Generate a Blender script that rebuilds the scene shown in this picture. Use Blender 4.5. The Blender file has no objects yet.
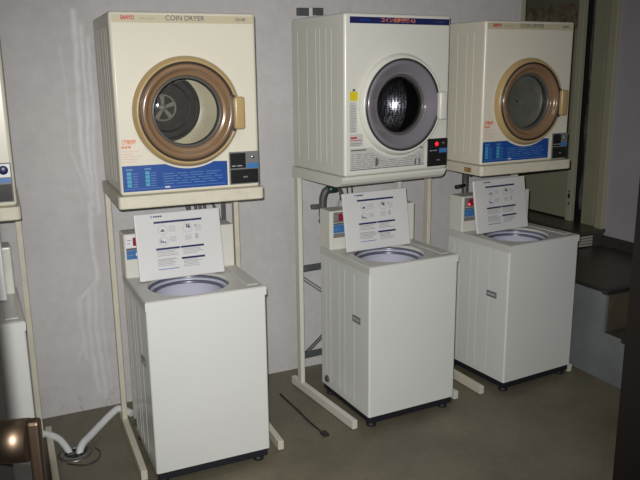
import bpy, bmesh, math, random
from mathutils import Vector, Matrix
random.seed(7)
S = bpy.context.scene
COL = S.collection
R = math.radians
PI = math.pi

# ------------------------------------------------------------------ materials
def newmat(name):
    m = bpy.data.materials.new(name); m.use_nodes = True
    return m, m.node_tree, m.node_tree.nodes['Principled BSDF']

def mat(name, col, rough=.5, metal=0, spec=.5, coat=0, noise=0, nscale=8, bump=0, bscale=60, emit=None, estr=0):
    m, t, b = newmat(name)
    b.inputs['Base Color'].default_value = (*col, 1)
    b.inputs['Roughness'].default_value = rough
    b.inputs['Metallic'].default_value = metal
    b.inputs['Specular IOR Level'].default_value = spec
    b.inputs['Coat Weight'].default_value = coat
    tc = t.nodes.new('ShaderNodeTexCoord')
    if noise:
        n = t.nodes.new('ShaderNodeTexNoise'); n.inputs['Scale'].default_value = nscale; n.inputs['Detail'].default_value = 5
        t.links.new(tc.outputs['Object'], n.inputs['Vector'])
        r = t.nodes.new('ShaderNodeValToRGB')
        r.color_ramp.elements[0].position = .3; r.color_ramp.elements[1].position = .7
        r.color_ramp.elements[0].color = tuple(c * (1 - noise) for c in col) + (1,)
        r.color_ramp.elements[1].color = tuple(min(1, c * (1 + noise)) for c in col) + (1,)
        t.links.new(n.outputs['Fac'], r.inputs['Fac']); t.links.new(r.outputs['Color'], b.inputs['Base Color'])
    if bump:
        n2 = t.nodes.new('ShaderNodeTexNoise'); n2.inputs['Scale'].default_value = bscale; n2.inputs['Detail'].default_value = 3
        t.links.new(tc.outputs['Object'], n2.inputs['Vector'])
        bp = t.nodes.new('ShaderNodeBump'); bp.inputs['Strength'].default_value = bump; bp.inputs['Distance'].default_value = .01
        t.links.new(n2.outputs['Fac'], bp.inputs['Height']); t.links.new(bp.outputs['Normal'], b.inputs['Normal'])
    if emit:
        b.inputs['Emission Color'].default_value = (*emit, 1); b.inputs['Emission Strength'].default_value = estr
    return m

def math_node(t, op, a, b=None, c=None, clamp=False):
    n = t.nodes.new('ShaderNodeMath'); n.operation = op; n.use_clamp = clamp
    for i, v in enumerate((a, b, c)):
        if v is None: continue
        if isinstance(v, (int, float)): n.inputs[i].default_value = v
        else: t.links.new(v, n.inputs[i])
    return n.outputs[0]

def concrete_wall():
    m, t, b = newmat('concrete_wall')
    tc = t.nodes.new('ShaderNodeTexCoord')
    def noise(scale, det, ro=.6, vec=None):
        n = t.nodes.new('ShaderNodeTexNoise'); n.inputs['Scale'].default_value = scale; n.inputs['Detail'].default_value = det
        n.inputs['Roughness'].default_value = ro
        t.links.new(vec or tc.outputs['Object'], n.inputs['Vector']); return n.outputs['Fac']
    big = noise(1.6, 6); fine = noise(14, 6, .7); 
    r = t.nodes.new('ShaderNodeValToRGB'); r.color_ramp.elements[0].position = .32; r.color_ramp.elements[1].position = .68
    r.color_ramp.elements[0].color = (.49, .48, .48, 1); r.color_ramp.elements[1].color = (.63, .615, .62, 1)
    mixf = math_node(t, 'MULTIPLY_ADD', fine, .45, math_node(t, 'MULTIPLY', big, .55))
    t.links.new(mixf, r.inputs['Fac'])
    # white runs left by water on the wall
    sp = t.nodes.new('ShaderNodeSeparateXYZ'); t.links.new(tc.outputs['Object'], sp.inputs[0])
    X, Z = sp.outputs['X'], sp.outputs['Z']
    mp = t.nodes.new('ShaderNodeMapping'); mp.inputs['Scale'].default_value = (3, 3, 3); t.links.new(tc.outputs['Object'], mp.inputs['Vector'])
    wob = noise(1.1, 2, .5, mp.outputs[0])
    brk = noise(9, 4, .7)
    total = None
    runs = [(.520, 2.12, .500, 1.69, .010, .75), (.500, 1.69, .512, 1.38, .009, .7), (.512, 1.38, .535, 1.14, .010, .55),
            (.545, 2.05, .540, 1.22, .007, .7), (.575, 1.99, .560, 1.10, .007, .55), (.437, 1.95, .450, 1.40, .006, .25),
            (.455, 1.42, .530, 1.15, .007, .35),
            (.520, 1.16, .520, .735, .008, .6), (.522, .735, .425, .637, .009, .55), (.425, .637, .440, .30, .009, .35),
            (.475, .70, .470, .10, .008, .4), (.51, .72, .505, .05, .008, .4), (.54, .66, .54, .1, .006, .25), (.445, .45, .40, .3, .006, .25)]
    for x0, z0, x1, z1, w, s in runs:
        sl = (x1 - x0) / (z1 - z0)
        line = math_node(t, 'MULTIPLY_ADD', Z, sl, x0 - sl * z0)
        line = math_node(t, 'ADD', line, math_node(t, 'MULTIPLY_ADD', wob, .06, -.03))
        d = math_node(t, 'ABSOLUTE', math_node(t, 'SUBTRACT', X, line))
        v = math_node(t, 'SUBTRACT', 1, math_node(t, 'DIVIDE', d, w * 2.2), clamp=True)
        g = math_node(t, 'MULTIPLY', math_node(t, 'MULTIPLY', math_node(t, 'SUBTRACT', z0 + .02, Z), 40, clamp=True),
                      math_node(t, 'MULTIPLY', math_node(t, 'SUBTRACT', Z, z1 - .02), 40, clamp=True))
        v = math_node(t, 'MULTIPLY', math_node(t, 'MULTIPLY', v, g), s)
        total = v if total is None else math_node(t, 'MAXIMUM', total, v)
    total = math_node(t, 'MULTIPLY', total, math_node(t, 'MULTIPLY_ADD', brk, 1.6, -.02), clamp=True)
    mx = t.nodes.new('ShaderNodeMix'); mx.data_type = 'RGBA'
    t.links.new(total, mx.inputs['Factor']); t.links.new(r.outputs['Color'], mx.inputs[6]); mx.inputs[7].default_value = (.85, .84, .86, 1)
    # dark scuffs along the foot of the wall
    sc = noise(22, 4, .7)
    foot = math_node(t, 'MULTIPLY', math_node(t, 'SUBTRACT', .22, Z), 5, clamp=True)
    sc = math_node(t, 'MULTIPLY', math_node(t, 'MULTIPLY', math_node(t, 'SUBTRACT', sc, .58), 9, clamp=True), foot)
    mx2 = t.nodes.new('ShaderNodeMix'); mx2.data_type = 'RGBA'
    t.links.new(math_node(t, 'MULTIPLY', sc, .6), mx2.inputs['Factor']); t.links.new(mx.outputs[2], mx2.inputs[6]); mx2.inputs[7].default_value = (.12, .11, .10, 1)
    t.links.new(mx2.outputs[2], b.inputs['Base Color'])
    b.inputs['Roughness'].default_value = .75; b.inputs['Specular IOR Level'].default_value = .3
    bp = t.nodes.new('ShaderNodeBump'); bp.inputs['Strength'].default_value = .25; bp.inputs['Distance'].default_value = .01
    t.links.new(fine, bp.inputs['Height']); t.links.new(bp.outputs['Normal'], b.inputs['Normal'])
    return m

def concrete_floor():
    m, t, b = newmat('concrete_floor')
    tc = t.nodes.new('ShaderNodeTexCoord')
    def noise(scale, det, ro=.6):
        n = t.nodes.new('ShaderNodeTexNoise'); n.inputs['Scale'].default_value = scale; n.inputs['Detail'].default_value = det
        n.inputs['Roughness'].default_value = ro; t.links.new(tc.outputs['Object'], n.inputs['Vector']); return n.outputs['Fac']
    a = noise(2.3, 7); f = noise(30, 5, .7)
    r = t.nodes.new('ShaderNodeValToRGB'); r.color_ramp.elements[0].position = .3; r.color_ramp.elements[1].position = .72
    r.color_ramp.elements[0].color = (.095, .083, .056, 1); r.color_ramp.elements[1].color = (.215, .188, .132, 1)
    t.links.new(math_node(t, 'MULTIPLY_ADD', f, .3, math_node(t, 'MULTIPLY', a, .7)), r.inputs['Fac'])
    t.links.new(r.outputs['Color'], b.inputs['Base Color'])
    rr = math_node(t, 'MULTIPLY_ADD', a, .35, .3); t.links.new(rr, b.inputs['Roughness'])
    bp = t.nodes.new('ShaderNodeBump'); bp.inputs['Strength'].default_value = .12; bp.inputs['Distance'].default_value = .01
    t.links.new(f, bp.inputs['Height']); t.links.new(bp.outputs['Normal'], b.inputs['Normal'])
    return m

def glass_mat(name, tint, fmin=.04, rough=.03):
    m = bpy.data.materials.new(name); m.use_nodes = True; t = m.node_tree
    t.nodes.remove(t.nodes['Principled BSDF']); out = t.nodes['Material Output']
    tr = t.nodes.new('ShaderNodeBsdfTransparent'); tr.inputs[0].default_value = (*tint, 1)
    gl = t.nodes.new('ShaderNodeBsdfGlossy'); gl.inputs['Roughness'].default_value = rough
    fr = t.nodes.new('ShaderNodeLayerWeight'); fr.inputs['Blend'].default_value = .5
    mx = t.nodes.new('ShaderNodeMixShader')
    t.links.new(math_node(t, 'MULTIPLY_ADD', math_node(t, 'POWER', fr.outputs['Facing'], 4.5), .9, fmin), mx.inputs[0]); t.links.new(tr.outputs[0], mx.inputs[1]); t.links.new(gl.outputs[0], mx.inputs[2])
    t.links.new(mx.outputs[0], out.inputs[0])
    return m

def perforated(name, base, hole, scale, metal, rough, thr=.3):
    m, t, b = newmat(name)
    tc = t.nodes.new('ShaderNodeTexCoord'); v = t.nodes.new('ShaderNodeTexVoronoi'); v.inputs['Scale'].default_value = scale
    v.inputs['Randomness'].default_value = .35
    t.links.new(tc.outputs['Object'], v.inputs['Vector'])
    k = math_node(t, 'MULTIPLY', math_node(t, 'SUBTRACT', v.outputs['Distance'], thr), 12, clamp=True)
    mx = t.nodes.new('ShaderNodeMix'); mx.data_type = 'RGBA'; t.links.new(k, mx.inputs['Factor'])
    mx.inputs[6].default_value = (*hole, 1); mx.inputs[7].default_value = (*base, 1)
    t.links.new(mx.outputs[2], b.inputs['Base Color'])
    t.links.new(math_node(t, 'MULTIPLY', k, metal), b.inputs['Metallic'])
    b.inputs['Roughness'].default_value = rough
    bp = t.nodes.new('ShaderNodeBump'); bp.inputs['Strength'].default_value = .6; bp.inputs['Distance'].default_value = .004
    t.links.new(k, bp.inputs['Height']); t.links.new(bp.outputs['Normal'], b.inputs['Normal'])
    return m

M = dict(
    wall=concrete_wall(), floor=concrete_floor(),
    cream=mat('cream_enamel', (.66, .63, .53), .3, spec=.5, noise=.02, nscale=3),
    creamB=mat('white_cream_enamel', (.67, .66, .60), .28, noise=.02, nscale=3),
    white=mat('white_enamel', (.68, .69, .67), .22, noise=.015, nscale=3),
    whitetop=mat('white_plastic_top', (.56, .55, .52), .38),
    lid=mat('lid_plastic', (.66, .66, .66), .3),
    frame=mat('frame_paint', (.60, .57, .46), .4, noise=.06, nscale=20),
    strip=mat('beige_strip', (.50, .45, .31), .4), navy=mat('navy_print', (.015, .02, .10), .35),
    blue=mat('blue_panel', (.012, .065, .28), .35), cyan=mat('cyan_print', (.06, .30, .45), .4), paleblue=mat('pale_blue_print', (.10, .22, .45), .4),
    red=mat('red_print', (.45, .015, .03), .4), orange=mat('orange_print', (.65, .20, .10), .4), pink=mat('pale_red_print', (.62, .42, .36), .4),
    grey=mat('grey_print', (.26, .26, .29), .45), lgrey=mat('light_grey_print', (.40, .40, .43), .45), dgrey=mat('dark_grey_print', (.10, .10, .11), .4),
    ochre=mat('ochre_plastic', (.42, .30, .135), .3, coat=.2), brown=mat('brown_plastic', (.22, .135, .075), .2, coat=.6),
    ringB=mat('mauve_grey_plastic', (.19, .175, .20), .2, coat=.6), black=mat('black_plastic', (.012, .012, .014), .35),
    gasket=mat('dark_gasket', (.03, .028, .03), .3), rubber=mat('black_rubber', (.012, .012, .013), .6),
    seal=mat('grey_seal', (.085, .085, .08), .3),
    baseblk=mat('base_black', (.012, .012, .02), .5),
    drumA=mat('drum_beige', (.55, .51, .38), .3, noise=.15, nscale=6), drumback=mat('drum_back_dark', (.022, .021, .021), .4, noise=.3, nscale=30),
    fan=mat('fan_grille', (.22, .21, .18), .4),
    perfB=perforated('perforated_steel_dark', (.25, .25, .27), (.0, .0, .0), 80, 1, .2, .40),
    drumB=mat('drum_steel_dark', (.05, .05, .052), .3, metal=.8),
    drumC=mat('drum_grey', (.17, .17, .15), .4, noise=.12, nscale=20),
    glassA=glass_mat('clear_glass', (.93, .93, .90)), glassB=glass_mat('smoked_glass', (.62, .62, .65)), glassC=glass_mat('greyish_glass', (.80, .80, .78)),
    box=mat('coin_box_black', (.015, .015, .016), .3), boxgrey=mat('coin_box_grey', (.16, .16, .16), .4), chrome=mat('chrome', (.75, .75, .75), .15, metal=1),
    bluelab=mat('blue_label', (.05, .17, .42), .35), labwhite=mat('white_label', (.75, .75, .76), .4), labgrey=mat('grey_label', (.20, .19, .185), .4),
    led=mat('red_lamp', (.6, .01, .02), .3, emit=(1, .02, .04), estr=.8), ledlit=mat('lit_red_lamp', (.8, .02, .05), .3, emit=(1, .05, .10), estr=1.4),
    redbtn=mat('red_button', (.26, .012, .035), .35), yellow=mat('yellow_sticker', (.62, .52, .02), .4), printgrey=mat('sticker_grey', (.50, .50, .47), .45),
    tubring=mat('tub_ring_bluegrey', (.11, .12, .17), .3), tub=mat('tub_lavender', (.50, .51, .62), .3), tubsteel=mat('tub_steel', (.5, .5, .53), .25, metal=.8),
    pipe=mat('grey_pvc', (.075, .078, .08), .45), tapgreen=mat('green_tap', (.03, .075, .06), .3, metal=.5), clear=mat('cloudy_plastic', (.42, .43, .43), .2),
    hose=mat('white_hose', (.68, .69, .70), .4), bracket=mat('galvanised_bar', (.10, .105, .11), .5, metal=.3, noise=.2, nscale=30),
    cable=mat('black_cable', (.02, .02, .02), .5), rust=mat('rust_label', (.28, .17, .06), .6, noise=.4, nscale=60),
    steel=mat('drain_steel', (.20, .21, .20), .35, metal=.8, noise=.2, nscale=40), hole=mat('drain_dark', (.01, .01, .01), .7),
    stair=mat('painted_concrete_greygreen', (.17, .19, .19), .55, noise=.12, nscale=6, bump=.1), tread=mat('vinyl_tread', (.065, .056, .042), .35, noise=.2, nscale=9),
    riser=mat('riser_brown', (.10, .085, .058), .5, noise=.2, nscale=8), nosing=mat('rubber_nosing', (.025, .025, .024), .4),
    doorcream=mat('cream_door_paint', (.31, .30, .205), .5, noise=.05, nscale=4), trim=mat('cream_trim', (.40, .37, .27), .45), post=mat('anodised_post', (.42, .40, .30), .4), frameB=mat('frame_paint_white', (.64, .63, .56), .4),
    slat=mat('white_slat', (.42, .42, .38), .5), slab=mat('doorstep_dark', (.06, .054, .045), .3, noise=.15, nscale=8),
    rwall=mat('right_wall_paint', (.40, .385, .41), .7, noise=.05, nscale=3, bump=.1), skirt=mat('skirting_dark', (.05, .045, .038), .5),
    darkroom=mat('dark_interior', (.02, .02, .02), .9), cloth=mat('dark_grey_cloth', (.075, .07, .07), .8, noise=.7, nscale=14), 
    pane=mat('frosted_pane', (.165, .158, .115), .35, noise=.12, nscale=5), brownrail=mat('mottled_rail', (.17, .14, .085), .6, noise=.45, nscale=18),
    doorbrown=mat('dark_brown_door', (.010, .008, .007), .6, spec=.15), bronze=mat('bronze_metal', (.06, .043, .03), .45, metal=1), silver=mat('dull_steel', (.35, .35, .33), .3, metal=.9),
)

# ------------------------------------------------------------------ mesh builder
class MB:
    def __init__(s, *mats):
        s.bm = bmesh.new(); s.mats = [M[m] if isinstance(m, str) else m for m in mats]; s.cur = 0
    def use(s, name):
        m = M[name]
        if m not in s.mats: s.mats.append(m)
        s.cur = s.mats.index(m); return s
    def face(s, vs, smooth=False):
        try: f = s.bm.faces.new(vs)
        except ValueError: return None
        f.material_index = s.cur; f.smooth = smooth; return f
    def box(s, x0, x1, y0, y1, z0, z1, bev=0, seg=2, sm=False):
        b = bmesh.new(); bmesh.ops.create_cube(b, size=1)
        bmesh.ops.scale(b, vec=(x1 - x0, y1 - y0, z1 - z0), verts=b.verts)
        bmesh.ops.translate(b, vec=((x0 + x1) / 2, (y0 + y1) / 2, (z0 + z1) / 2), verts=b.verts)
        if bev: bmesh.ops.bevel(b, geom=b.edges[:], offset=bev, segments=seg, affect='EDGES', profile=.5)
        if sm:
            for f in b.faces: f.smooth = True
        return s.merge(b)
    def merge(s, b, mtx=None):
        if mtx is not None: bmesh.ops.transform(b, matrix=mtx, verts=b.verts)
        mp = {v: s.bm.verts.new(v.co) for v in b.verts}
        for f in b.faces: s.face([mp[v] for v in f.verts], f.smooth)
        b.free(); return s
    def prism(s, pts, f0, f1):
        """pts: 2D outline; f0/f1 map (u,v) to 3-D on the two caps"""
        a = [s.bm.verts.new(f0(*p)) for p in pts]; c = [s.bm.verts.new(f1(*p)) for p in pts]
        s.face(a); s.face(c[::-1]); n = len(pts)
        for i in range(n): s.face([a[i], c[i], c[(i + 1) % n], a[(i + 1) % n]])
        return s
    def lathe(s, prof, o, ax='y', n=64, closed=False, smooth=True):
        """prof: list of (r, h); axis through o along ax"""
        rings = []
        for r, h in prof:
            if r < 1e-6:
                rings.append([s.bm.verts.new(s.pt(o, ax, 0, 0, h))]); continue
            rings.append([s.bm.verts.new(s.pt(o, ax, r * math.cos(2 * PI * i / n), r * math.sin(2 * PI * i / n), h)) for i in range(n)])
        if closed: rings.append(rings[0])
        for a, b in zip(rings, rings[1:]):
            for i in range(n):
                j = (i + 1) % n
                if len(a) == 1: s.face([a[0], b[i], b[j]], smooth)
                elif len(b) == 1: s.face([a[i], a[j], b[0]], smooth)
                else: s.face([a[i], a[j], b[j], b[i]], smooth)
        return s
    @staticmethod
    def pt(o, ax, u, v, h):
        if ax == 'y': return (o[0] + u, o[1] + h, o[2] + v)
        if ax == 'z': return (o[0] + u, o[1] + v, o[2] + h)
        return (o[0] + h, o[1] + u, o[2] + v)
    def tube(s, pts, r, n=12, cap=True, smooth=True):
        pts = [Vector(p) for p in pts]; rings = []; up = None
        for i, p in enumerate(pts):
            d = (pts[min(i + 1, len(pts) - 1)] - pts[max(i - 1, 0)]).normalized()
            if up is None: up = Vector((0, 0, 1)) if abs(d.z) < .9 else Vector((1, 0, 0))
            a = d.cross(up).normalized(); up = a.cross(d).normalized()
            rr = r[i] if isinstance(r, (list, tuple)) else r
            rings.append([s.bm.verts.new(p + a * rr * math.cos(2 * PI * k / n) + up * rr * math.sin(2 * PI * k / n)) for k in range(n)])
        for a, b in zip(rings, rings[1:]):
            for k in range(n): s.face([a[k], a[(k + 1) % n], b[(k + 1) % n], b[k]], smooth)
        if cap: s.face(rings[0][::-1]); s.face(rings[-1])
        return s
    def holed(s, x0, x1, v0, v1, cx, cv, r, f, n=64):
        """flat rectangle with a round hole; f maps (u,v) to 3-D"""
        cor = [s.bm.verts.new(f(*p)) for p in ((x1, v1), (x0, v1), (x0, v0), (x1, v0))]
        ci = [s.bm.verts.new(f(cx + r * math.cos(2 * PI * i / n), cv + r * math.sin(2 * PI * i / n))) for i in range(n)]
        q = n // 4
        for k in range(4):
            st = k * q + q // 2; nx = cor[(k + 1) % 4]
            c0 = cor[k]
            # fan of corner k: circle indices from k*q to (k+1)*q
            for i in range(k * q, (k + 1) * q): s.face([c0, ci[i % n], ci[(i + 1) % n]])
            s.face([c0, ci[((k + 1) * q) % n], nx])
        return ci
    def build(s, name, parent=None, fix=True):
        if fix: bmesh.ops.recalc_face_normals(s.bm, faces=s.bm.faces[:])
        me = bpy.data.meshes.new(name); s.bm.to_mesh(me); s.bm.free()
        for m in s.mats: me.materials.append(m)
        o = bpy.data.objects.new(name, me); COL.objects.link(o)
        if parent: o.parent = parent
        return o

def tag(o, label=None, cat=None, group=None, kind=None):
    if label: o['label'] = label
    if cat: o['category'] = cat
    if group: o['group'] = group
    if kind: o['kind'] = kind
    return o
def thing(name, label, cat, loc=(0, 0, 0), rz=0, group=None):
    o = bpy.data.objects.new(name, None); COL.objects.link(o); o.empty_display_size = .1
    o.location = loc; o.rotation_euler = (0, 0, R(rz)); return tag(o, label, cat, group)
def struct(o): o['kind'] = 'structure'; return o
def text(name, body, size, m, loc, parent, width=None, rot=(PI / 2, 0, 0), ext=.0004, bold=.0):
    c = bpy.data.curves.new(name, 'FONT'); c.body = body; c.size = size; c.extrude = ext; c.offset = bold
    c.align_x = 'LEFT'; c.align_y = 'BOTTOM'; c.resolution_u = 3
    c.materials.append(M[m]); o = bpy.data.objects.new(name, c); COL.objects.link(o)
    o.location = loc; o.rotation_euler = rot; o.parent = parent
    bpy.context.view_layer.update()
    me = bpy.data.meshes.new_from_object(o); w = max(v.co.x for v in me.vertices) - min(v.co.x for v in me.vertices) if len(me.vertices) else 0
    bpy.data.objects.remove(o); bpy.data.curves.remove(c)
    o = bpy.data.objects.new(name, me); COL.objects.link(o); o.location = loc; o.rotation_euler = rot; o.parent = parent
    if width and w > 0: o.scale.x = width / w
    return o
def front(y): return lambda u, v: (u, y, v)
def quad(mb, x0, x1, z0, z1, y, t=.0008): mb.box(x0, x1, y - t, y, z0, z1)

# ------------------------------------------------------------------ dryer
def make_dryer(kind, label, loc, rz, W, Dp, H):
    A = kind in 'ACN'
    enam = 'cream' if A else 'creamB'
    r0 = thing('coin_dryer', label, 'dryer', loc, rz, 'coin dryers')
    cx, cz = {'A': (.305, .348), 'N': (.305, .348), 'C': (.312, .335), 'B': (.327, .340)}[kind]
    Ro = {'B': .250}.get(kind, .235)
    # cabinet: shell with open front, front plate with a round hole, ribs on the sides
    mb = MB(enam); e = .014
    b = bmesh.new(); bmesh.ops.create_cube(b, size=1)
    bmesh.ops.scale(b, vec=(W, Dp, H), verts=b.verts); bmesh.ops.translate(b, vec=(W / 2, Dp / 2, H / 2), verts=b.verts)
    bmesh.ops.bevel(b, geom=b.edges[:], offset=e, segments=3, affect='EDGES', profile=.5)
    ff = [f for f in b.faces if f.normal.y < -.999 and f.calc_area() > .1]
    bmesh.ops.delete(b, geom=ff, context='FACES_ONLY')
    for f in b.faces: f.smooth = True
    mb.merge(b)
    rh = Ro - .035
    ci = mb.holed(e, W - e, e, H - e, cx, cz, rh, front(0))
    for sx in (-.0012, W - .0008):
        for y in ((.09, .15, .23, .34, .42) if A else (.12, .17, .23, .27, .36, .46)):
            if y < Dp - .05: mb.box(sx, sx + .002, y, y + .012, .05, H - .06, .0008, 1)
    o = mb.build('cabinet', r0); o.modifiers.new('wn', 'WEIGHTED_NORMAL').weight = 100
    # drum
    dm = {'A': 'drumA', 'N': 'drumA', 'B': 'drumB', 'C': 'drumC'}[kind]
    rd = min(.262, cx - .03, .27)
    mb = MB(dm)
    mb.lathe([(rh - .002, .002), (rh, .03), (rd, .06), (rd, Dp - .16)] + ([(rd - .02, Dp - .13), (.165, Dp - .105)] if kind in 'AN' else [(rd, Dp - .10)]), (cx, 0, cz), 'y')
    mb.build('drum', r0)
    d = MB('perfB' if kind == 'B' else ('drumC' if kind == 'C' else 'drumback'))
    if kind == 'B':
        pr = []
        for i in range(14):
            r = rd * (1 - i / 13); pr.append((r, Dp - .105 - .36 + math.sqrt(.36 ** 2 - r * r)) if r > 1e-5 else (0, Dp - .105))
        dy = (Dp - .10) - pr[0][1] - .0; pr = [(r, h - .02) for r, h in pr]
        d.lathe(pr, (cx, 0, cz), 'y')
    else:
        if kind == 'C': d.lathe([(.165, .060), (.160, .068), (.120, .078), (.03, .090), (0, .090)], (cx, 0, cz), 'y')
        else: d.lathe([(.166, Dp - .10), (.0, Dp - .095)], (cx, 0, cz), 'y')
        yb = Dp - .10
        if kind != 'C':
            for rr in (.115, .150):
                d.lathe([(rr - .004, yb), (rr, yb - .006), (rr + .004, yb)], (cx, 0, cz), 'y')
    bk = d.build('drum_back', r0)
    if kind in 'AN':
        f = MB('fan'); y = Dp - .115; fx, fz = cx - .02, cz
        f.lathe([(.066, 0), (.066, .012), (.056, .012), (.056, 0)], (fx, y, fz), 'y', closed=True)
        f.lathe([(0, 0), (.016, 0), (.018, .004), (.018, .012), (0, .012)], (fx, y, fz), 'y', 32)
        for k in range(5):
            a = 2 * PI * k / 5 + .35; ca, sa = math.cos(a), math.sin(a)
            f.prism([(.015, -.007), (.060, -.011), (.060, .011), (.015, .007)],
                    lambda u, v: (fx + u * ca - v * sa, y + .001, fz + u * sa + v * ca), lambda u, v: (fx + u * ca - v * sa, y + .010, fz + u * sa + v * ca))
        f.build('fan_cover', bk)
        for k in range(3):
            l = MB('drumA')
            a = 2 * PI * k / 3 + .55; ca, sa = math.cos(a), math.sin(a)
            l.prism([(rd - .004, -.03), (rd - .035, -.010), (rd - .04, 0), (rd - .035, .010), (rd - .004, .03)],
                    lambda u, v: (cx + u * ca - v * sa, .07, cz + u * sa + v * ca), lambda u, v: (cx + u * ca - v * sa, Dp - .17, cz + u * sa + v * ca))
            l.build('drum_paddle', r0)
    else:
        f = MB('gasket'); hy = .088 if kind == 'C' else Dp - .13
        f.lathe([(0, -.008), (.005, -.006), (.006, 0)] if kind == 'C' else [(0, -.012), (.010, -.010), (.012, 0)], (cx, hy, cz), 'y', 20); f.build('drum_hub', bk)
    # door: outer ring, annulus, gasket, glass, handle
    ring = 'ochre' if A else 'creamB'
    ann = 'brown' if A else 'ringB'
    ri = Ro - .024
    gl = .146 if A else .142
    d = MB(ring)
    d.lathe([(Ro, .0), (Ro + .001, -.008), (Ro - .003, -.016), (Ro - .011, -.030), (Ro - .016, -.034), (ri + .003, -.034), (ri, -.030), (ri, -.010)], (cx, 0, cz), 'y', 96)
    door = d.build('door', r0, fix=True)
    d = MB('gasket')
    d.lathe([(ri + .001, -.030), (ri - .001, -.035), (ri - .006, -.036), (ri - .008, -.028)], (cx, 0, cz), 'y', 96); d.build('door_seam', door)
    d = MB(ann)
    hp = [(ri - .005, -.031)] + [(ri - .021 + .0155 * math.sin(R(a)) * 1.0, -.020 - .018 * math.cos(R(a))) for a in range(66, -51, -13)]
    hp += [(gl + .030, -.024), (gl + .022, -.018), (gl + .016, -.015), (gl + .012, -.016), (gl + .009, -.012), (gl + .006, .0)]
    d.lathe(hp, (cx, 0, cz), 'y', 96)
    d.build('door_panel', door)
    d = MB('seal')
    d.lathe([(gl + .008, .0), (gl + .003, -.006), (gl - .002, -.005), (gl - .005, .004), (gl - .006, .03), (gl + .010, .034)], (cx, 0, cz), 'y', 96)
    d.build('inner_ring', door)
    d = MB({'A': 'glassA', 'N': 'glassA', 'B': 'glassB', 'C': 'glassC'}[kind])
    k = .012
    d.lathe([((gl - .003) * math.sin(a * PI / 16), -.001 + .009 - k * math.cos(a * PI / 16)) if a else (0, .008 - k) for a in range(9)], (cx, 0, cz), 'y', 96)
    d.build('glass', door)
    hx0 = cx + Ro - .040; d = MB(ring)
    b = bmesh.new(); bmesh.ops.create_cube(b, size=1)
    bmesh.ops.scale(b, vec=(.050, .034, .142), verts=b.verts); bmesh.ops.bevel(b, geom=b.edges[:], offset=.011, segments=4, affect='EDGES', profile=.5)
    for f in b.faces: f.smooth = True
    d.merge(b, Matrix.Translation((hx0 + .025, -.042, cz - .010)))
    d.box(hx0 + .004, hx0 + .020, -.030, -.001, cz - .055, cz + .035, .003)
    d.build('door_handle', door)
    if A:
        d = MB('gasket'); d.box(hx0 - .006, hx0 + .012, -.040, -.030, cz - .088, cz + .068, .003); d.build('handle_recess', door)
    # name strip
    if A:
        d = MB('strip'); quad(d, .013, W - .010, H - .045, H - .013, 0); st = d.build('name_strip', r0)
        text('brand_lettering', 'SANYO', .022, 'red', (.048, -.0009, H - .037), st, .056, bold=.0009)
        text('small_lettering', 'SMART LAUNDRY', .010, 'grey', (.124, -.0009, H - .034), st, .062)
        text('title_lettering', 'COIN DRYER', .030, 'dgrey', (.232, -.0009, H - .041), st, .166, bold=.0002)
        text('model_lettering', 'CD-S45', .016, 'dgrey', (.535, -.0009, H - .036), st, .046, bold=.0004)
    else:
        d = MB('navy'); quad(d, .030, W - .012, H - .048, H - .018, 0); st = d.build('name_strip', r0)
        text('small_lettering', 'SANYO', .014, 'blue', (.085, -.0009, H - .040), st, .06, bold=.0003)
        text('title_lettering', '\u30b3\u30a4\u30f3\u5f0f\u4e7e\u71e5\u6a5f 4.5', .022, 'orange', (.205, -.0009, H - .043), st, .205, bold=.0007)
        text('model_lettering', 'CD-S45C1', .011, 'dgrey', (.53, -.0009, H - .038), st, .06)
    # printed panels
    if A:
        zt, zb, x1 = .128, .016, (.474 if kind != 'C' else .482)
        rr = Ro + .010; pts = [(.012, zb), (x1, zb), (x1, zt - .002)]
        a0 = math.asin((cz - zt) / rr); xr = cx + rr * math.cos(a0); xl = cx - rr * math.cos(a0)
        if xr < x1: pts.append((xr, zt))
        aa = -a0; n = 20
        for i in range(n + 1):
            a = -a0 - (PI - 2 * a0) * i / n
            p = (cx + rr * math.cos(a), cz + rr * math.sin(a))
            if p[0] < x1 - .003: pts.append(p)
        pts.append((.012, zt))
        d = MB('blue'); d.prism(pts, front(0), front(-.0008)); bl = d.build('instruction_panel', r0)
        d = MB('cyan')
        for xx in (.030, .108):
            for k in range(4): quad(d, xx, xx + .019, .036 + k * .017, .050 + k * .017, -.0009)
            d.use('paleblue'); quad(d, xx - .002, xx + .026, .108, .115, -.0009)
            for k in range(6): quad(d, xx + .024, xx + .046, .036 + k * .011, .039 + k * .011, -.0009)
            d.use('cyan')
        d.use('paleblue')
        for rw in range(5):
            z = .040 + rw * .011; x = .185
            while x < .43:
                l = random.uniform(.02, .07); quad(d, x, min(x + l, .45), z, z + .0028, -.0009); x += l + .012
        quad(d, .022, .460, .0265, .0285, -.0009); d.use('labwhite'); quad(d, .190, .212, .024, .031, -.0009)
        d.build('panel_printing', bl)
        text('warning_lettering', '\u3054\u4f7f\u7528\u65b9\u6cd5', .020, 'orange', (.016, -.0006, .218), r0, .060, bold=.0012)
        d = MB('orange'); 
        for k in range(3): quad(d, .016 + k * .014, .027 + k * .014, .203, .213, 0)
        d.use('pink')
        for k in range(5): quad(d, .016, .016 + [.075, .05, .085, .07, .06][k], .188 - k * .011, .191 - k * .011, 0)
        d.build('warning_printing', r0)
    else:
        d = MB('printgrey'); rr = Ro + .012; zt, zb = .138, .030
        pts = [(.030, zb), (.485, zb), (.485, zt)]
        a0 = math.asin((cz - zt) / rr)
        for i in range(21):
            a = -a0 - (PI - 2 * a0) * i / 20; p = (cx + rr * math.cos(a), cz + rr * math.sin(a))
            if p[0] < .483: pts.append(p)
        pts += [(.030, zt)]
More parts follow.
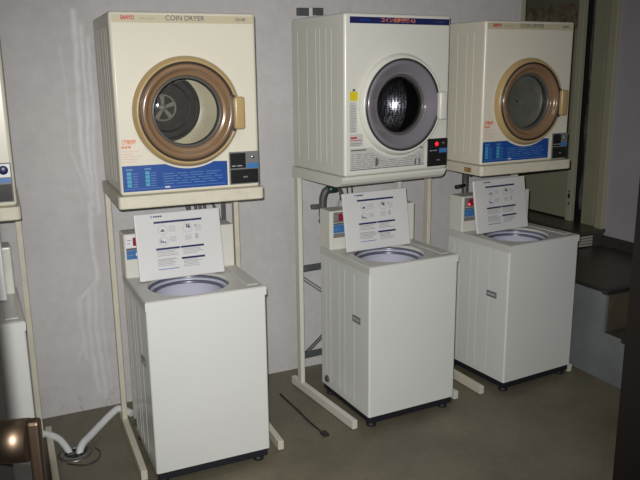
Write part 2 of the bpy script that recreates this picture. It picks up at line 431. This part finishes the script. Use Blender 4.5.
        d.prism(pts, front(0), front(-.0008)); bl = d.build('instruction_panel', r0)
        d = MB('grey')
        for rw in range(8):
            z = .040 + rw * .0095; x = .036
            while x < .46:
                l = random.uniform(.015, .06)
                if (x + l / 2 - cx) ** 2 + (z - cz) ** 2 > (rr + .01) ** 2: quad(d, x, min(x + l, .478), z, z + .0032, -.0009)
                x += l + .01
        d.use('dgrey'); quad(d, .036, .125, .126, .132, -.0009); quad(d, .180, .190, .045, .085, -.0009); quad(d, .192, .198, .048, .080, -.0009); quad(d, .425, .433, .035, .065, -.0009); quad(d, .45, .458, .035, .065, -.0009); quad(d, .43, .475, .118, .124, -.0009)
        d.use('navy'); quad(d, .032, .484, .0305, .0335, -.0009); d.build('panel_printing', bl)
        d = MB('yellow'); quad(d, .030, .076, .368, .412, 0); d.use('dgrey'); quad(d, .046, .060, .413, .424, 0)
        d.use('printgrey'); quad(d, .028, .070, .215, .362, 0); quad(d, .028, .105, .148, .208, 0)
        d.use('grey')
        for k in range(11): quad(d, .032, .032 + random.uniform(.018, .035), .222 + k * .012, .225 + k * .012, -.0009)
        d.use('red'); quad(d, .032, .070, .186, .194, -.0009); quad(d, .032, .098, .176, .179, -.0009)
        d.use('grey'); quad(d, .032, .096, .160, .164, -.0009); quad(d, .032, .090, .152, .155, -.0009)
        d.build('side_stickers', r0)
    # coin box
    bx0, bx1, bz0, bz1 = {'A': (.482, .622, .016, .164), 'N': (.485, .617, .018, .175), 'B': (.505, .634, .016, .161), 'C': (.506, .622, .006, .152)}[kind]
    d = MB('boxgrey' if kind != 'B' else 'box'); d.box(bx0, bx1, -.006, .001, bz0, bz1, .003); cb = d.build('coin_box', r0)
    y = -.006; w = bx1 - bx0; h = bz1 - bz0
    d = MB('box')
    if kind != 'N': quad(d, bx0 + .005, bx0 + w * .55, bz0 + h * .50, bz1 - .006, y, .001)
    d.box(bx0 + .005, bx1 - .005, y - .002, y, bz0 + .005, bz0 + h * .46, .001)
    if kind == 'N':
        d.use('labwhite'); quad(d, bx0 + .004, bx1 - .004, bz0 + h * .64, bz1 - .004, y, .001)
        d.use('bluelab'); quad(d, bx0 + .004, bx1 - .004, bz0 + h * .50, bz0 + h * .62, y, .001)
    else:
        d.use('bluelab'); quad(d, bx0 + w * .58, bx1 - .004, bz0 + h * .48, bz0 + h * .64, y, .0015)
    d.use('lgrey'); quad(d, bx0 + .012, bx0 + .030, bz0 + h * .56, bz0 + h * .585, y - .0012, .0004); quad(d, bx0 + .036, bx0 + .060, bz0 + h * .56, bz0 + h * .585, y - .0012, .0004)
    d.use('boxgrey'); quad(d, bx0 + w * .45, bx0 + w * .60, bz0 + h * .20, bz0 + h * .25, y - .002, .001)
    d.build('coin_panel', cb)
    d = MB('chrome' if kind != 'N' else 'navy'); lx = bx0 + w * .78
    rr = .008 if kind != 'N' else .018
    d.lathe([(0, -.006), (rr * .7, -.006), (rr, -.003), (rr, 0)], (lx, y, bz0 + h * .82), 'y', 24); d.build('lock_button', cb)
    if kind in 'B':
        d = MB('led'); d.lathe([(0, -.004), (.009, -.004), (.012, 0)], (bx0 + w * .45, y - .001, bz0 + h * .80), 'y', 24); d.build('lamp', cb)
    return r0

# ------------------------------------------------------------------ washer
WH, WB, WW, WD = .87, .061, .545, .528
def make_washer(kind, label, loc, rz):
    r0 = thing('washing_machine', label, 'washing machine', loc, rz, 'coin washing machines')
    tp = WH - .040
    mb = MB('white')
    b = bmesh.new(); bmesh.ops.create_cube(b, size=1)
    bmesh.ops.scale(b, vec=(WW, WD, tp + .002 - WB), verts=b.verts); bmesh.ops.translate(b, vec=(WW / 2, WD / 2, (tp + .002 + WB) / 2), verts=b.verts)
    bmesh.ops.bevel(b, geom=[e_ for e_ in b.edges if abs(e_.verts[0].co.z - e_.verts[1].co.z) > .1], offset=.010, segments=3, affect='EDGES', profile=.5)
    bmesh.ops.delete(b, geom=[f for f in b.faces if abs(f.normal.z) > .9], context='FACES_ONLY')
    for f in b.faces: f.smooth = True
    mb.merge(b)
    for sx in (-.0012, WW - .0008):
        for y in (.15, .25, .31, .41, .46): mb.box(sx, sx + .002, y, y + .012, WB + .03, tp - .03, .0008, 1)
    o = mb.build('cabinet', r0); o.modifiers.new('wn', 'WEIGHTED_NORMAL').weight = 100
    # top cover with the tub opening, sloped recess round the opening
    cx, cy, r = .243, .205, .188
    mb = MB('whitetop'); e = .006
    ci = mb.holed(.012, WW - .012, .010, WD - .02, cx, cy, r, lambda u, v: (u, v, WH - .001))
    n = len(ci); lo = [mb.bm.verts.new((v.co.x, v.co.y, WH - .03)) for v in ci]
    for i in range(n): mb.face([ci[i], ci[(i + 1) % n], lo[(i + 1) % n], lo[i]], True)
    # rim frame: outer skirt
    out = [(0, 0), (WW, 0), (WW, WD), (0, WD)]; inn = [(.012, .010), (WW - .012, .010), (WW - .012, WD - .02), (.012, WD - .02)]
    def ringv(p, z, off=0): return [mb.bm.verts.new((x, y, z)) for x, y in p]
    a = ringv([(-.001, -.002), (WW + .001, -.002), (WW + .001, WD + .001), (-.001, WD + .001)], tp); b_ = ringv([(-.001, -.002), (WW + .001, -.002), (WW + .001, WD + .001), (-.001, WD + .001)], WH - .005)
    c = ringv([(.004, .003), (WW - .004, .003), (WW - .004, WD - .005), (.004, WD - .005)], WH); d = ringv(inn, WH - .001)
    for p, q in ((a, b_), (b_, c), (c, d)):
        mb.cur = 0 if p is c else 0
        for i in range(4): mb.face([p[i], p[(i + 1) % 4], q[(i + 1) % 4], q[i]])
    mb.use('white')
    mb.box(-.002, WW + .002, -.003, .0, tp, WH - .005)
    # raised pad to the right of the opening
    mb.use('whitetop'); mb.box(.475, .525, .05, .40, WH - .004, WH + .002, .002)
    tc = mb.build('top_cover', r0)
    # tub
    mb = MB('tubring'); mb.lathe([(r - .001, -.016), (r - .007, -.012), (r - .011, -.016), (r - .012, -.026)], (cx, cy, WH), 'z'); mb.build('tub_ring', r0)
    mb = MB('tub'); mb.lathe([(r - .011, -.024), (r - .018, -.024), (r - .021, -.030), (r - .021, -.036)], (cx, cy, WH), 'z')
    mb.use('tubring'); mb.lathe([(r - .021, -.034), (r - .027, -.031), (r - .031, -.036), (r - .032, -.046)], (cx, cy, WH), 'z')
    mb.use('tub'); mb.lathe([(r - .030, -.044), (r - .026, -.10), (r - .026, -.16)], (cx, cy, WH), 'z')
    mb.use('tubsteel'); mb.lathe([(r - .026, -.16), (r - .026, -.45), (r - .06, -.49), (.05, -.50), (0, -.47)], (cx, cy, WH), 'z')
    mb.build('tub', r0)
    # lid standing open
    lw, lh = .408, .312
    lid = bpy.data.objects.new('lid', None)
    mb = MB('lid'); mb.box(0, lw, 0, .012, 0, lh, .005, 3); mb.box(.006, .020, .008, .020, .01, lh - .01, .002)
    lid = mb.build('lid', r0); lid.location = ({'N': .09, 'C': .030}.get(kind, .040), .296, WH + .006); lid.rotation_euler = (R(-10), 0, 0)
    pr = MB('navy'); y = -.0002
    def q2(u0, u1, v0, v1): quad(pr, u0 * lw, u1 * lw, v0 * lh, v1 * lh, y, .0006)
    q2(.215, .775, .842, .872); q2(.215, .49, .442, .472); q2(.50, .775, .442, .472); q2(.50, .775, .272, .302)
    pr.use('paleblue'); q2(.185, .20, .93, .965)
    pr.use('navy')
    for k in range(4): q2(.215 + k * .026, .235 + k * .026, .935, .958)
    pr.use('grey')
    def disc(u, v, rad, w=.0012):
        pr.lathe([(rad, 0), (rad, -.0006), (rad - w, -.0006), (rad - w, 0)], (u * lw, y, v * lh), 'y', 28, closed=True, smooth=False)
    disc(.31, .74, .022); disc(.31, .57, .022); disc(.60, .74, .022)
    pr.use('navy'); q2(.585, .60, .745, .785); q2(.605, .63, .735, .77); q2(.585, .625, .78, .79)
    q2(.285, .33, .715, .73); q2(.30, .32, .73, .75); q2(.275, .285, .545, .60); q2(.29, .315, .55, .57); q2(.32, .335, .54, .56); q2(.685, .70, .755, .775)
    pr.use('lgrey')
    for v in (.78, .755, .73, .705): q2(.38, .46, v, v + .008); q2(.69, .76, v - .02, v - .012)
    for v in (.62, .60, .58, .56): q2(.38, .46, v, v + .008); q2(.56, .64, v, v + .008); q2(.68, .72, v + .005, v + .02)
    pr.use('grey')
    for v in (.42, .40, .375, .35): q2(.22, .22 + random.uniform(.2, .26), v, v + .007); q2(.52, .52 + random.uniform(.15, .24), v, v + .007)
    for v in (.30, .285, .265, .245, .225, .20): q2(.22, .22 + random.uniform(.18, .26), v, v + .007)
    for v in (.25, .23, .21, .185, .16): q2(.52, .52 + random.uniform(.15, .24), v, v + .007)
    pr.use('paleblue'); q2(.22, .46, .145, .158)
    pr.build('instruction_printing', lid)
    # control panel behind the lid
    mb = MB('creamB'); mb.box(-.004 if kind != 'C' else .004, .535 if kind in 'AN' else .545, .405, .526, WH - .002, 1.084, .008, 3); cp = mb.build('control_panel', r0)
    y = .405
    sh = -.020 if kind in 'AN' else -.008
    mb = MB({'A': 'labwhite', 'N': 'labwhite'}.get(kind, 'labgrey')); quad(mb, .026, .14, 1.018, 1.076, y)
    mb.use('bluelab'); quad(mb, .026, .14, .962, 1.006, y)
    mb.use('dgrey'); quad(mb, .026, .14, 1.007, 1.016, y)
    if kind in 'BC': mb.use('labgrey'); quad(mb, .026, .14, .936, .960, y)
    mb.use('redbtn'); quad(mb, .058, .105, 1.026, 1.066, y - .0008)
    mb.use('labwhite' if kind in 'AN' else 'grey')
    if kind in 'AN': mb.lathe([(0, -.0016), (.010, -.0016), (.010, 0)], (.078, y, .984), 'y', 24, smooth=False)
    mb.use('grey'); quad(mb, .032, .046, 1.036, 1.040, y - .0008); quad(mb, .032, .050, 1.052, 1.056, y - .0008); quad(mb, .034, .056, .980, .984, y - .0008)
    o = mb.build('control_label', cp); o.location.x = sh
    mb = MB('ledlit' if kind == 'C' else 'redbtn'); mb.lathe([(0, -.006), (.006, -.005), (.008, 0)], (.072 if kind != 'C' else .063, y, 1.045 if kind != 'C' else 1.036), 'y', 24)
    o = mb.build('coin_button', cp); o.location.x = sh
    # base and feet
    mb = MB('baseblk'); mb.box(.010, WW - .010, .008, WD - .01, .022, WB + .002, .003); mb.build('base_frame', r0)
    for x in (.035, WW - .05):
        for yy in (.035, WD - .05):
            f = MB('rubber'); f.lathe([(0, 0), (.026, 0), (.026, .012), (.018, .016), (.018, .026), (0, .026)], (x, yy, 0), 'z', 20); f.build('foot', r0)
    # badge and hose port on the left side
    mb = MB('boxgrey'); mb.box(-.004, 0, .085, .165, .545, .580, .001); mb.use('lgrey'); mb.box(-.0048, -.004, .093, .157, .556, .570); mb.build('badge', r0)
    mb = MB('pipe'); mb.lathe([(0, -.012), (.016, -.010), (.022, 0)], (0, .455, .105), 'x', 24); mb.build('drain_port', r0)
    return r0

# ------------------------------------------------------------------ stand
def make_stand(kind, label, loc, rz, W, Dz, lay=0):
    r0 = thing('dryer_stand', label, 'stand', loc, rz, 'steel dryer stands')
    zt = Dz - .056; fm = 'frameB' if kind == 'B' else 'frame'
    for x in (-.016, .648 if kind in 'AN' else .662):
        mb = MB(fm); mb.box(x, x + .030, -.096, .580, 0.004, .051, .003)
        mb.use('rubber'); mb.box(x + .004, x + .026, -.085, -.055, 0, .005); mb.box(x + .004, x + .026, .54, .57, 0, .005)
        mb.build('foot_rail', r0)
    for x in (-.014, {'A': .632, 'N': .612}.get(kind, .662)):
        mb = MB(fm); mb.box(x, x + .026, .461, .505, .050, zt + .004, .003); mb.build('post', r0)
    if kind == 'B':
        # tray with its front edge rolled under the cabinet
        mb = MB('creamB'); pts = [(.002, 0), (.004, -.016), (.014, -.034), (.034, -.048), (.060, -.054), (.53, -.054), (.53, 0)]
        mb.prism(pts, lambda u, v: (-.012, u, Dz + v), lambda u, v: (.634, u, Dz + v))
    else:
        mb = MB('frame'); 
        b = bmesh.new(); bmesh.ops.create_cube(b, size=1)
        bmesh.ops.scale(b, vec=(.652, .56, .054), verts=b.verts); bmesh.ops.translate(b, vec=(.31, .25, Dz - .027), verts=b.verts)
        ed = [e_ for e_ in b.edges if abs(e_.verts[0].co.z - e_.verts[1].co.z) > .01]
        bmesh.ops.bevel(b, geom=ed, offset=.016, segments=4, affect='EDGES', profile=.5)
        ed = [e_ for e_ in b.edges if all(v.co.z < Dz - .05 for v in e_.verts)]
        bmesh.ops.bevel(b, geom=ed, offset=.006, segments=2, affect='EDGES', profile=.5)
        mb.merge(b)
    mb.build('tray', r0)
    if kind == 'C':
        mb = MB('rust'); mb.box(-.0175, -.0155, .055, .115, Dz - .042, Dz - .016); s = mb.build('rusty_plate', r0)
        s['label'] = 'small brown plate on the side of the tray'
    if kind == 'B':
        for z in (.190, .712):
            mb = MB('bracket'); mb.box(.0, .665, .478, .500, z, z + .032, .003); mb.build('crossbar', r0)
        for (z0, z1) in ((.690, .20), (.215, .695)):
            for o in (0, .018):
                mb = MB('bracket'); mb.tube([(.012, .484, z0 - o), (.655, .484, z1 - o)], .003, 8); mb.build('brace', r0)
    return r0

# ------------------------------------------------------------------ place the four stacks
Dz = 1.304
U = {'N': dict(d=(-.492, -.765, -2), w=(-.437, -.945, 0)),
     'A': dict(d=(.5471, -.7682, -2.24), w=(.5841, -.9364, -.55)),
     'B': dict(d=(1.6238, -.7714, 4.63), w=(1.6985, -.8899, 2.02)),
     'C': dict(d=(2.4742, -.7288, 1.25), w=(2.5952, -.8616, 4.38))}
DL = {'N': 'cream coin dryer cut off by the left edge of the photo',
      'A': 'cream coin dryer with ochre ringed door, a round fan visible through its glass',
      'B': 'white coin dryer with navy name strip, grey door ring and nearly black glass',
      'C': 'cream coin dryer with ochre ringed door and dull grey drum, beside the steps at right'}
WL = {'N': 'white washing machine cut off by the left edge of the photo, lid standing open',
      'A': 'white washing machine with open lid and plain front below the nearest whole ochre ringed dryer',
      'B': 'white washing machine with open lid below the dryer with the navy name strip',
      'C': 'white washing machine with open lid standing beside the concrete steps, red light lit'}
SL = {'N': 'cream steel stand holding up the dryer cut off at the left edge',
      'A': 'cream steel stand with rounded tray under the nearest whole ochre ringed dryer',
      'B': 'white steel stand with grey crossbars and braces under the dryer with navy strip',
      'C': 'cream steel stand under the rightmost dryer, small brown plate on its tray side'}
for k, u in U.items():
    x, y, a = u['d']
    W, Dp, H = (.6405, .535, .776) if k == 'B' else (.626, .535, .762)
    z = 1.3073 if k == 'B' else Dz
    make_dryer(k, DL[k], (x, y, z), a, W, Dp, H)
    make_stand(k, SL[k], (x, y, 0), a, W, z)
    x, y, a = u['w']; make_washer(k, WL[k], (x, y, 0), a)

# ------------------------------------------------------------------ plumbing
def smoothpath(pts, n=8):
    P = [Vector(p) for p in pts]; out = []
    for i in range(len(P) - 1):
        p0, p1, p2, p3 = P[max(i - 1, 0)], P[i], P[i + 1], P[min(i + 2, len(P) - 1)]
        for k in range(n):
            t = k / n
            out.append(.5 * ((2 * p1) + (p2 - p0) * t + (2 * p0 - 5 * p1 + 4 * p2 - p3) * t * t + (3 * p1 - p0 - 3 * p2 + p3) * t ** 3))
    out.append(P[-1]); return out
def tubething(name, label, cat, pts, r, m, group=None, n=14):
    mb = MB(m); mb.tube(smoothpath(pts), r, n); return tag(mb.build(name), label, cat, group)
tubething('drain_hose', 'white drain hose arching right from the floor drain over the stand rail', 'hose',
          [(.600, -.30, .072), (.555, -.235, .080), (.52, -.245, .076), (.44, -.31, .050), (.37, -.385, .034), (.330, -.430, .026), (.310, -.458, .0), (.306, -.466, -.04)], .0185, 'hose', 'white drain hoses')
tubething('drain_hose', 'short white drain hose coming from the stack at the left edge to the floor drain', 'hose',
          [(.085, -.20, .04), (.14, -.285, .060), (.185, -.325, .060), (.225, -.36, .045), (.250, -.405, .022), (.264, -.436, -.005), (.267, -.448, -.04)], .0165, 'hose', 'white drain hoses')
mb = MB('steel'); mb.lathe([(.082, 0), (.080, .005), (.052, .006), (.050, .002), (.050, -.05)], (.288, -.462, 0), 'z', 40)
dr = thing('floor_drain', 'round steel floor drain that the two white hoses run into', 'drain', (0, 0, 0)); mb.build('drain_ring', dr)
mb = MB('hole'); mb.lathe([(.050, .0015), (0, .0015)], (.288, -.462, 0), 'z', 40); mb.build('drain_well', dr)
mb = MB('steel')
for k in range(4):
    a = k * PI / 4 + .3; c, s = math.cos(a) * .049, math.sin(a) * .049
    mb.tube([(.288 - c, -.462 - s, .003), (.288 + c, -.462 + s, .003)], .002, 6)
mb.build('drain_bars', dr)
tubething('wire_loop', 'thin dark wire loop lying on the floor below the floor drain', 'cord',
          [(.24, -.55, .003), (.32, -.60, .003), (.38, -.57, .003), (.40, -.50, .003), (.385, -.455, .003)], .0025, 'cable')
# cord with plug on floor between A and B
c = thing('loose_wire', 'dark cord with a flat end piece lying on the floor beside the middle stand', 'cord', (1.4, -.6, 0))
mb = MB('cable'); mb.tube([(x - 1.4, y + .6, .004) for x, y in ((1.444, -.30), (1.447, -.42), (1.452, -.535), (1.451, -.64), (1.456, -.74), (1.462, -.82))], .005, 8); mb.build('wire', c)
mb = MB('cable'); mb.box(.050, .084, -.265, -.215, 0, .012, .003); mb.build('end_piece', c)

# pipes at the back of A
for (x, x2, rr, lab) in ((.957, .965, .012, 'leftmost dark grey hose above the open lid of the nearest whole washer'), (1.000, 1.003, .008, 'second dark grey hose from the left above the lid of the nearest whole washer'),
                    (1.022, 1.026, .008, 'third dark grey hose from the left above the lid of the nearest whole washer'), (1.046, 1.050, .008, 'fourth dark grey hose above the lid of the nearest whole washer'), (1.084, 1.106, .007, 'thin slanting dark hose above the lid of the nearest whole washer, right of the others')):
    tubething('water_hose', lab, 'hose', [(x - .01, -.29, 1.246), (x, -.29, 1.18), (x2 + (x2 - x), -.30, 1.06), (x2 + (x2 - x), -.33, .96), (x2, -.36, .70)], rr, 'pipe', 'dark hoses behind the lids')
mb = MB('bracket'); mb.box(1.128, 1.150, -.335, -.325, 1.03, 1.246, .002); tag(mb.build('metal_strap'), 'grey flat metal strap hanging beside the right post of the nearest whole stack', 'strap')
# B tap
t = thing('water_tap', 'dark green water tap on a grey pipe behind the middle washer panel', 'tap', (1.718, -.31, -.03))
mb = MB('pipe'); mb.tube(smoothpath([(.14, .30, .96), (.14, .05, .96), (.10, 0, .96), (.03, 0, .98), (.005, 0, 1.06), (.005, 0, 1.12), (.008, 0, 1.16), (.022, -.003, 1.195), (.045, -.006, 1.205)], 6), .021, 18); mb.build('pipe', t)
mb = MB('tapgreen'); mb.tube([(.030, -.005, 1.203), (.085, -.010, 1.207)], .021, 16); mb.tube([(.062, -.008, 1.190), (.062, -.008, 1.236)], .014, 14); mb.tube([(.040, -.008, 1.238), (.084, -.008, 1.238)], .008, 10); mb.build('valve', t)
mb = MB('pipe'); mb.tube(smoothpath([(.085, -.010, 1.205), (.108, -.012, 1.195), (.116, -.012, 1.170), (.120, -.012, 1.130)], 5), .012, 14); mb.build('spout', t)
mb = MB('clear'); mb.tube([(.121, -.012, 1.140), (.123, -.012, 1.115), (.124, -.012, 1.088)], [.018, .028, .030], 18); mb.tube([(.124, -.012, 1.09), (.124, -.012, .95)], .016, 12); mb.build('hose_connector', t)
mb = MB('chrome'); mb.tube([(.108, -.026, 1.180), (.110, -.026, 1.160)], .006, 10); mb.build('screw', t)
mb = MB('bracket'); mb.box(1.640, 1.697, -.345, -.325, 1.078, 1.100, .002); tag(mb.build('pipe_bracket'), 'small grey bar sticking out left of the middle washer control panel', 'bracket')
for x, lab in ((1.858, 'left one of two thin dark wires above the middle washer lid'), (1.888, 'right one of two thin dark wires above the middle washer lid')):
    tubething('thin_wire', lab, 'wire', [(x - .008, -.33, 1.252), (x, -.34, 1.20), (x + .004, -.345, 1.12), (x + .006, -.345, 1.06)], .0035, 'cable', 'thin wires above the middle lid')
# C pipe
t = thing('water_tap', 'dark pipe with black lever above the control panel of the washer by the steps', 'tap', (2.67, -.285, 0))
mb = MB('pipe'); mb.tube([(.04, 0, .9), (.04, 0, 1.242)], .020, 14); mb.build('pipe', t)
mb = MB('rubber'); mb.tube([(-.045, -.02, 1.118), (.03, -.01, 1.122)], .011, 10); mb.build('lever', t)
tubething('black_hose', 'black hose just under the tray of the rightmost dryer', 'hose', [(2.655, -.40, 1.20), (2.70, -.45, 1.222), (2.80, -.47, 1.225), (2.92, -.48, 1.222), (3.0, -.46, 1.20)], .009, 'cable')
# hanging cable between crossbars of B
tubething('power_cable', 'thin black cable hanging on the wall between the two crossbars of the middle stand', 'cable',
          [(1.768, -.315, .715), (1.765, -.315, .61), (1.748, -.315, .55), (1.782, -.315, .47), (1.79, -.315, .37), (1.785, -.315, .20)], .004, 'cable')
# bracket on top of dryer B
t = thing('wall_bracket', 'grey and white bracket on the wall just above the middle dryer', 'bracket', (1.73, 0, 2.12))
mb = MB('bracket'); mb.box(-.012, .055, -.03, -.001, .0, .042, .002); mb.box(.075, .145, -.03, -.001, .004, .044, .002); mb.build('clamp', t)
mb = MB('white'); mb.box(.055, .075, -.034, -.001, -.004, .044, .002); mb.build('band', t)

# ------------------------------------------------------------------ setting
def bx(name, m, x0, x1, y0, y1, z0, z1, bev=0): 
    mb = MB(m); mb.box(x0, x1, y0, y1, z0, z1, bev); return struct(mb.build(name))
# floor slab with the drain hole left open
mb = MB('floor')
mb.holed(.16, .42, -.59, -.33, .288, -.462, .049, lambda u, v: (u, v, 0), 32)
for (x0, x1, y0, y1) in ((-2.2, .16, -4.4, .12), (.42, 5.6, -4.4, .12), (.16, .42, -4.4, -.59), (.16, .42, -.33, .12)):
    mb.face([mb.bm.verts.new(p) for p in ((x0, y0, 0), (x1, y0, 0), (x1, y1, 0), (x0, y1, 0))])
struct(mb.build('floor'))
bx('wall_back', 'wall', -2.2, 3.318, 0, .12, -.001, 2.75)
bx('trim_1', 'trim', 3.318, 3.352, -.012, .125, 0.56, 2.75, .003)
bx('wall_left', 'wall', -2.32, -2.2, -4.4, .12, 0, 2.75)
# stairs along the right side
ZL = .545; Z1 = .295; XS = 3.24
mb = MB('stair')
pts = [(.118, 0), (-1.128, 0), (-1.128, Z1), (-.965, Z1), (-.965, ZL), (.118, ZL)]
mb.prism(pts, lambda u, v: (XS, u, v), lambda u, v: (XS + .02, u, v))
mb.use('riser'); mb.box(XS + .02, 4.1, -.964, .9, 0.0, ZL - .002); mb.box(XS + .02, 4.1, -1.127, -.964, 0, Z1 - .002)
mb.use('tread'); mb.box(XS + .002, 4.1, -.966, 1.3, ZL - .002, ZL + .002); mb.box(XS + .002, 4.1, -1.129, -.966, Z1 - .002, Z1 + .002)
mb.use('nosing'); mb.box(XS - .002, 4.1, -.972, -.93, ZL - .022, ZL + .004, .003); mb.box(XS - .002, 4.1, -1.136, -1.095, Z1 - .022, Z1 + .004, .003)
mb.box(XS - .003, XS + .03, -.93, -.0, ZL - .012, ZL + .0035, .002)
st = struct(mb.build('stairs'))
# raised doorstep slab
mb = MB('slab'); mb.box(3.84, 4.1, -.125, 1.28, .642, .668, .002)
mb.use('slab'); mb.box(3.94, 4.1, -.11, 1.28, ZL, .638)
mb.use('slat')
for k in range(4): mb.box(3.862, 3.985, -.118, -.106, ZL + .012 + k * .020, ZL + .026 + k * .020)
mb.box(3.86, 3.87, -.09, 1.2, ZL, .638)
struct(mb.build('trim_2'))
# right wall with sliding door
bx('wall_right', 'rwall', 4.1, 4.22, -4.4, -.10, 0, 2.75)
bx('trim_3', 'trim', 4.07, 4.2, -.108, -.040, ZL, 2.75, .006)
bx('baseboard_right', 'skirt', 4.086, 4.1, -4.0, -.108, ZL, ZL + .075)
d1 = MB('doorcream'); d1.box(4.105, 4.135, -.040, .128, .662, 2.75, .002); d1.box(4.098, 4.106, .012, .024, .70, 2.75); dd = struct(d1.build('door_1'))
d2 = struct(MB('post').box(4.09, 4.13, .222, .278, .662, 2.75, .003).build('door_2'))
p = MB('doorcream').box(4.108, 4.124, .27, 1.28, .68, 2.10); p.build('lower_panel', d2)
MB('pane').box(4.11, 4.12, .27, 1.28, 2.27, 2.75).build('pane', d2)
MB('brownrail').box(4.10, 4.128, .27, 1.28, 2.10, 2.28, .003).build('rail', d2)  # brown band between panel and pane, mottled by noise
l = MB('gasket'); l.box(4.086, 4.091, .238, .258, .84, .875); l.box(4.086, 4.091, .241, .253, .885, .90); l.lathe([(0, -.004), (.008, -.003), (.009, 0)], (4.09, .246, .800), 'x', 16); l.build('latch', d2)
bx('wall_recess', 'doorcream', 3.2, 4.22, 1.28, 1.40, .5, 2.75)
bx('wall_recess_side', 'wall', 3.198, 3.318, .12, 1.28, .5, 2.75)
# dark room behind the gap
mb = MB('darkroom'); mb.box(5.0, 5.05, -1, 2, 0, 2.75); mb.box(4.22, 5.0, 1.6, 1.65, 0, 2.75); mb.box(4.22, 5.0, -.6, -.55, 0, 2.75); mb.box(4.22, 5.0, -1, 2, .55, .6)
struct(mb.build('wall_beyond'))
# grey cloth hanging in the gap
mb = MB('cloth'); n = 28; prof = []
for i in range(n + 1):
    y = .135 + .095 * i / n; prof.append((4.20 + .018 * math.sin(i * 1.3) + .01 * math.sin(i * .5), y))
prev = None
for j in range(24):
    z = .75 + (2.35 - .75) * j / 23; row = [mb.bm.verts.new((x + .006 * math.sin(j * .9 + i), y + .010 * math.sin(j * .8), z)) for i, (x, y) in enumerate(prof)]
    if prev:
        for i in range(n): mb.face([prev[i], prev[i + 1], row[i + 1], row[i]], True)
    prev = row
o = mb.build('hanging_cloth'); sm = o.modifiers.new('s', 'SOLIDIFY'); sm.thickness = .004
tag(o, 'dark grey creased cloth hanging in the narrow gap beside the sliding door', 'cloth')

# doorway the photograph is taken from: two dark leaves opened into the room
def leaf(name, hx, hy, fx, fy, th, side):
    r = bpy.data.objects.new(name, None); COL.objects.link(r); r['kind'] = 'structure'
    d = Vector((fx - hx, fy - hy)); L = d.length; r.location = (hx, hy, 0); r.rotation_euler = (0, 0, math.atan2(d.y, d.x))
    mb = MB('doorbrown'); mb.box(0, L, min(0, side * th), max(0, side * th), .01, 2.1, .0015); mb.build('leaf', r); return r, L
r, L = leaf('door_3', -.212, -3.86, .002, -3.15, .035, 1)
# pull handle in the leaf's frame (local -y is the camera side)
hd = MB('bronze'); y0 = .0
hx = L - .036
hd.tube([(hx, 0, 1.471), (hx, -.028, 1.471)], .0215, 32)
hd.box(hx - .007, hx + .007, -.040, -.028, 1.02, 1.492, .003, 3)
hd.tube([(hx, 0, 1.06), (hx, -.038, 1.06)], .0225, 32)
hd.build('door_handle', r)
bx('wall_partition', 'doorbrown', 1.562, 1.63, -3.86, -2.566, 0, 2.75)
bx('wall_front_left', 'wall', -2.2, -.34, -3.98, -3.86, 0, 2.75); bx('wall_front_right', 'wall', .99, 4.1, -3.98, -3.86, 0, 2.75); bx('wall_front_top', 'wall', -.34, .99, -3.98, -3.86, 2.13, 2.75)
mb = MB('doorbrown'); mb.box(-.34, -.305, -3.98, -3.86, 0, 2.13); mb.box(.955, .99, -3.98, -3.86, 0, 2.13); mb.box(-.34, .99, -3.98, -3.86, 2.105, 2.14); struct(mb.build('trim_4'))

# ------------------------------------------------------------------ camera and light
yaw, pit, rol, f = R(-25.3366), R(-13.2167), R(-.6374), 726.336
fw = Vector((-math.sin(yaw) * math.cos(pit), math.cos(yaw) * math.cos(pit), math.sin(pit)))
rt = Vector((math.cos(yaw), math.sin(yaw), 0)); up = rt.cross(fw)
rt2 = math.cos(rol) * rt + math.sin(rol) * up; up2 = -math.sin(rol) * rt + math.cos(rol) * up
cam = bpy.data.cameras.new('camera'); co = bpy.data.objects.new('camera', cam); COL.objects.link(co)
mw = Matrix((rt2, up2, -fw)).transposed().to_4x4(); mw.translation = Vector((0, -3.9092, 1.8248)); co.matrix_world = mw
cam.sensor_width = 36; cam.lens = f * 36 / 640; cam.clip_start = .02; cam.clip_end = 50
S.camera = co
def light(name, typ, loc, energy, col=(1, 1, 1), **kw):
    l = bpy.data.lights.new(name, typ); l.energy = energy; l.color = col
    for k, v in kw.items(): setattr(l, k, v)
    o = bpy.data.objects.new(name, l); COL.objects.link(o); o.location = loc; return o
fl = light('flash', 'SPOT', mw.translation - rt2 * .026 + up2 * .045 + fw * .02, 400, (1, .985, .955), spot_size=R(78), spot_blend=1.0, shadow_soft_size=.010)
fl.rotation_euler = (-fw + .0 * rt2).to_track_quat('Z', 'Y').to_euler()
light('ambient_fill', 'AREA', (1.0, -2.2, 2.7), 6, (1, .97, .88), size=1.2)  # added unseen area light overhead, gives weak ambient fill
w = bpy.data.worlds.new('world'); S.world = w; w.use_nodes = True
w.node_tree.nodes['Background'].inputs[0].default_value = (.9, .9, 1, 1); w.node_tree.nodes['Background'].inputs[1].default_value = .05
S.view_settings.view_transform = 'Standard'; S.view_settings.look = 'None'; S.view_settings.exposure = 0; S.view_settings.gamma = 1; S.view_settings.use_curve_mapping = False
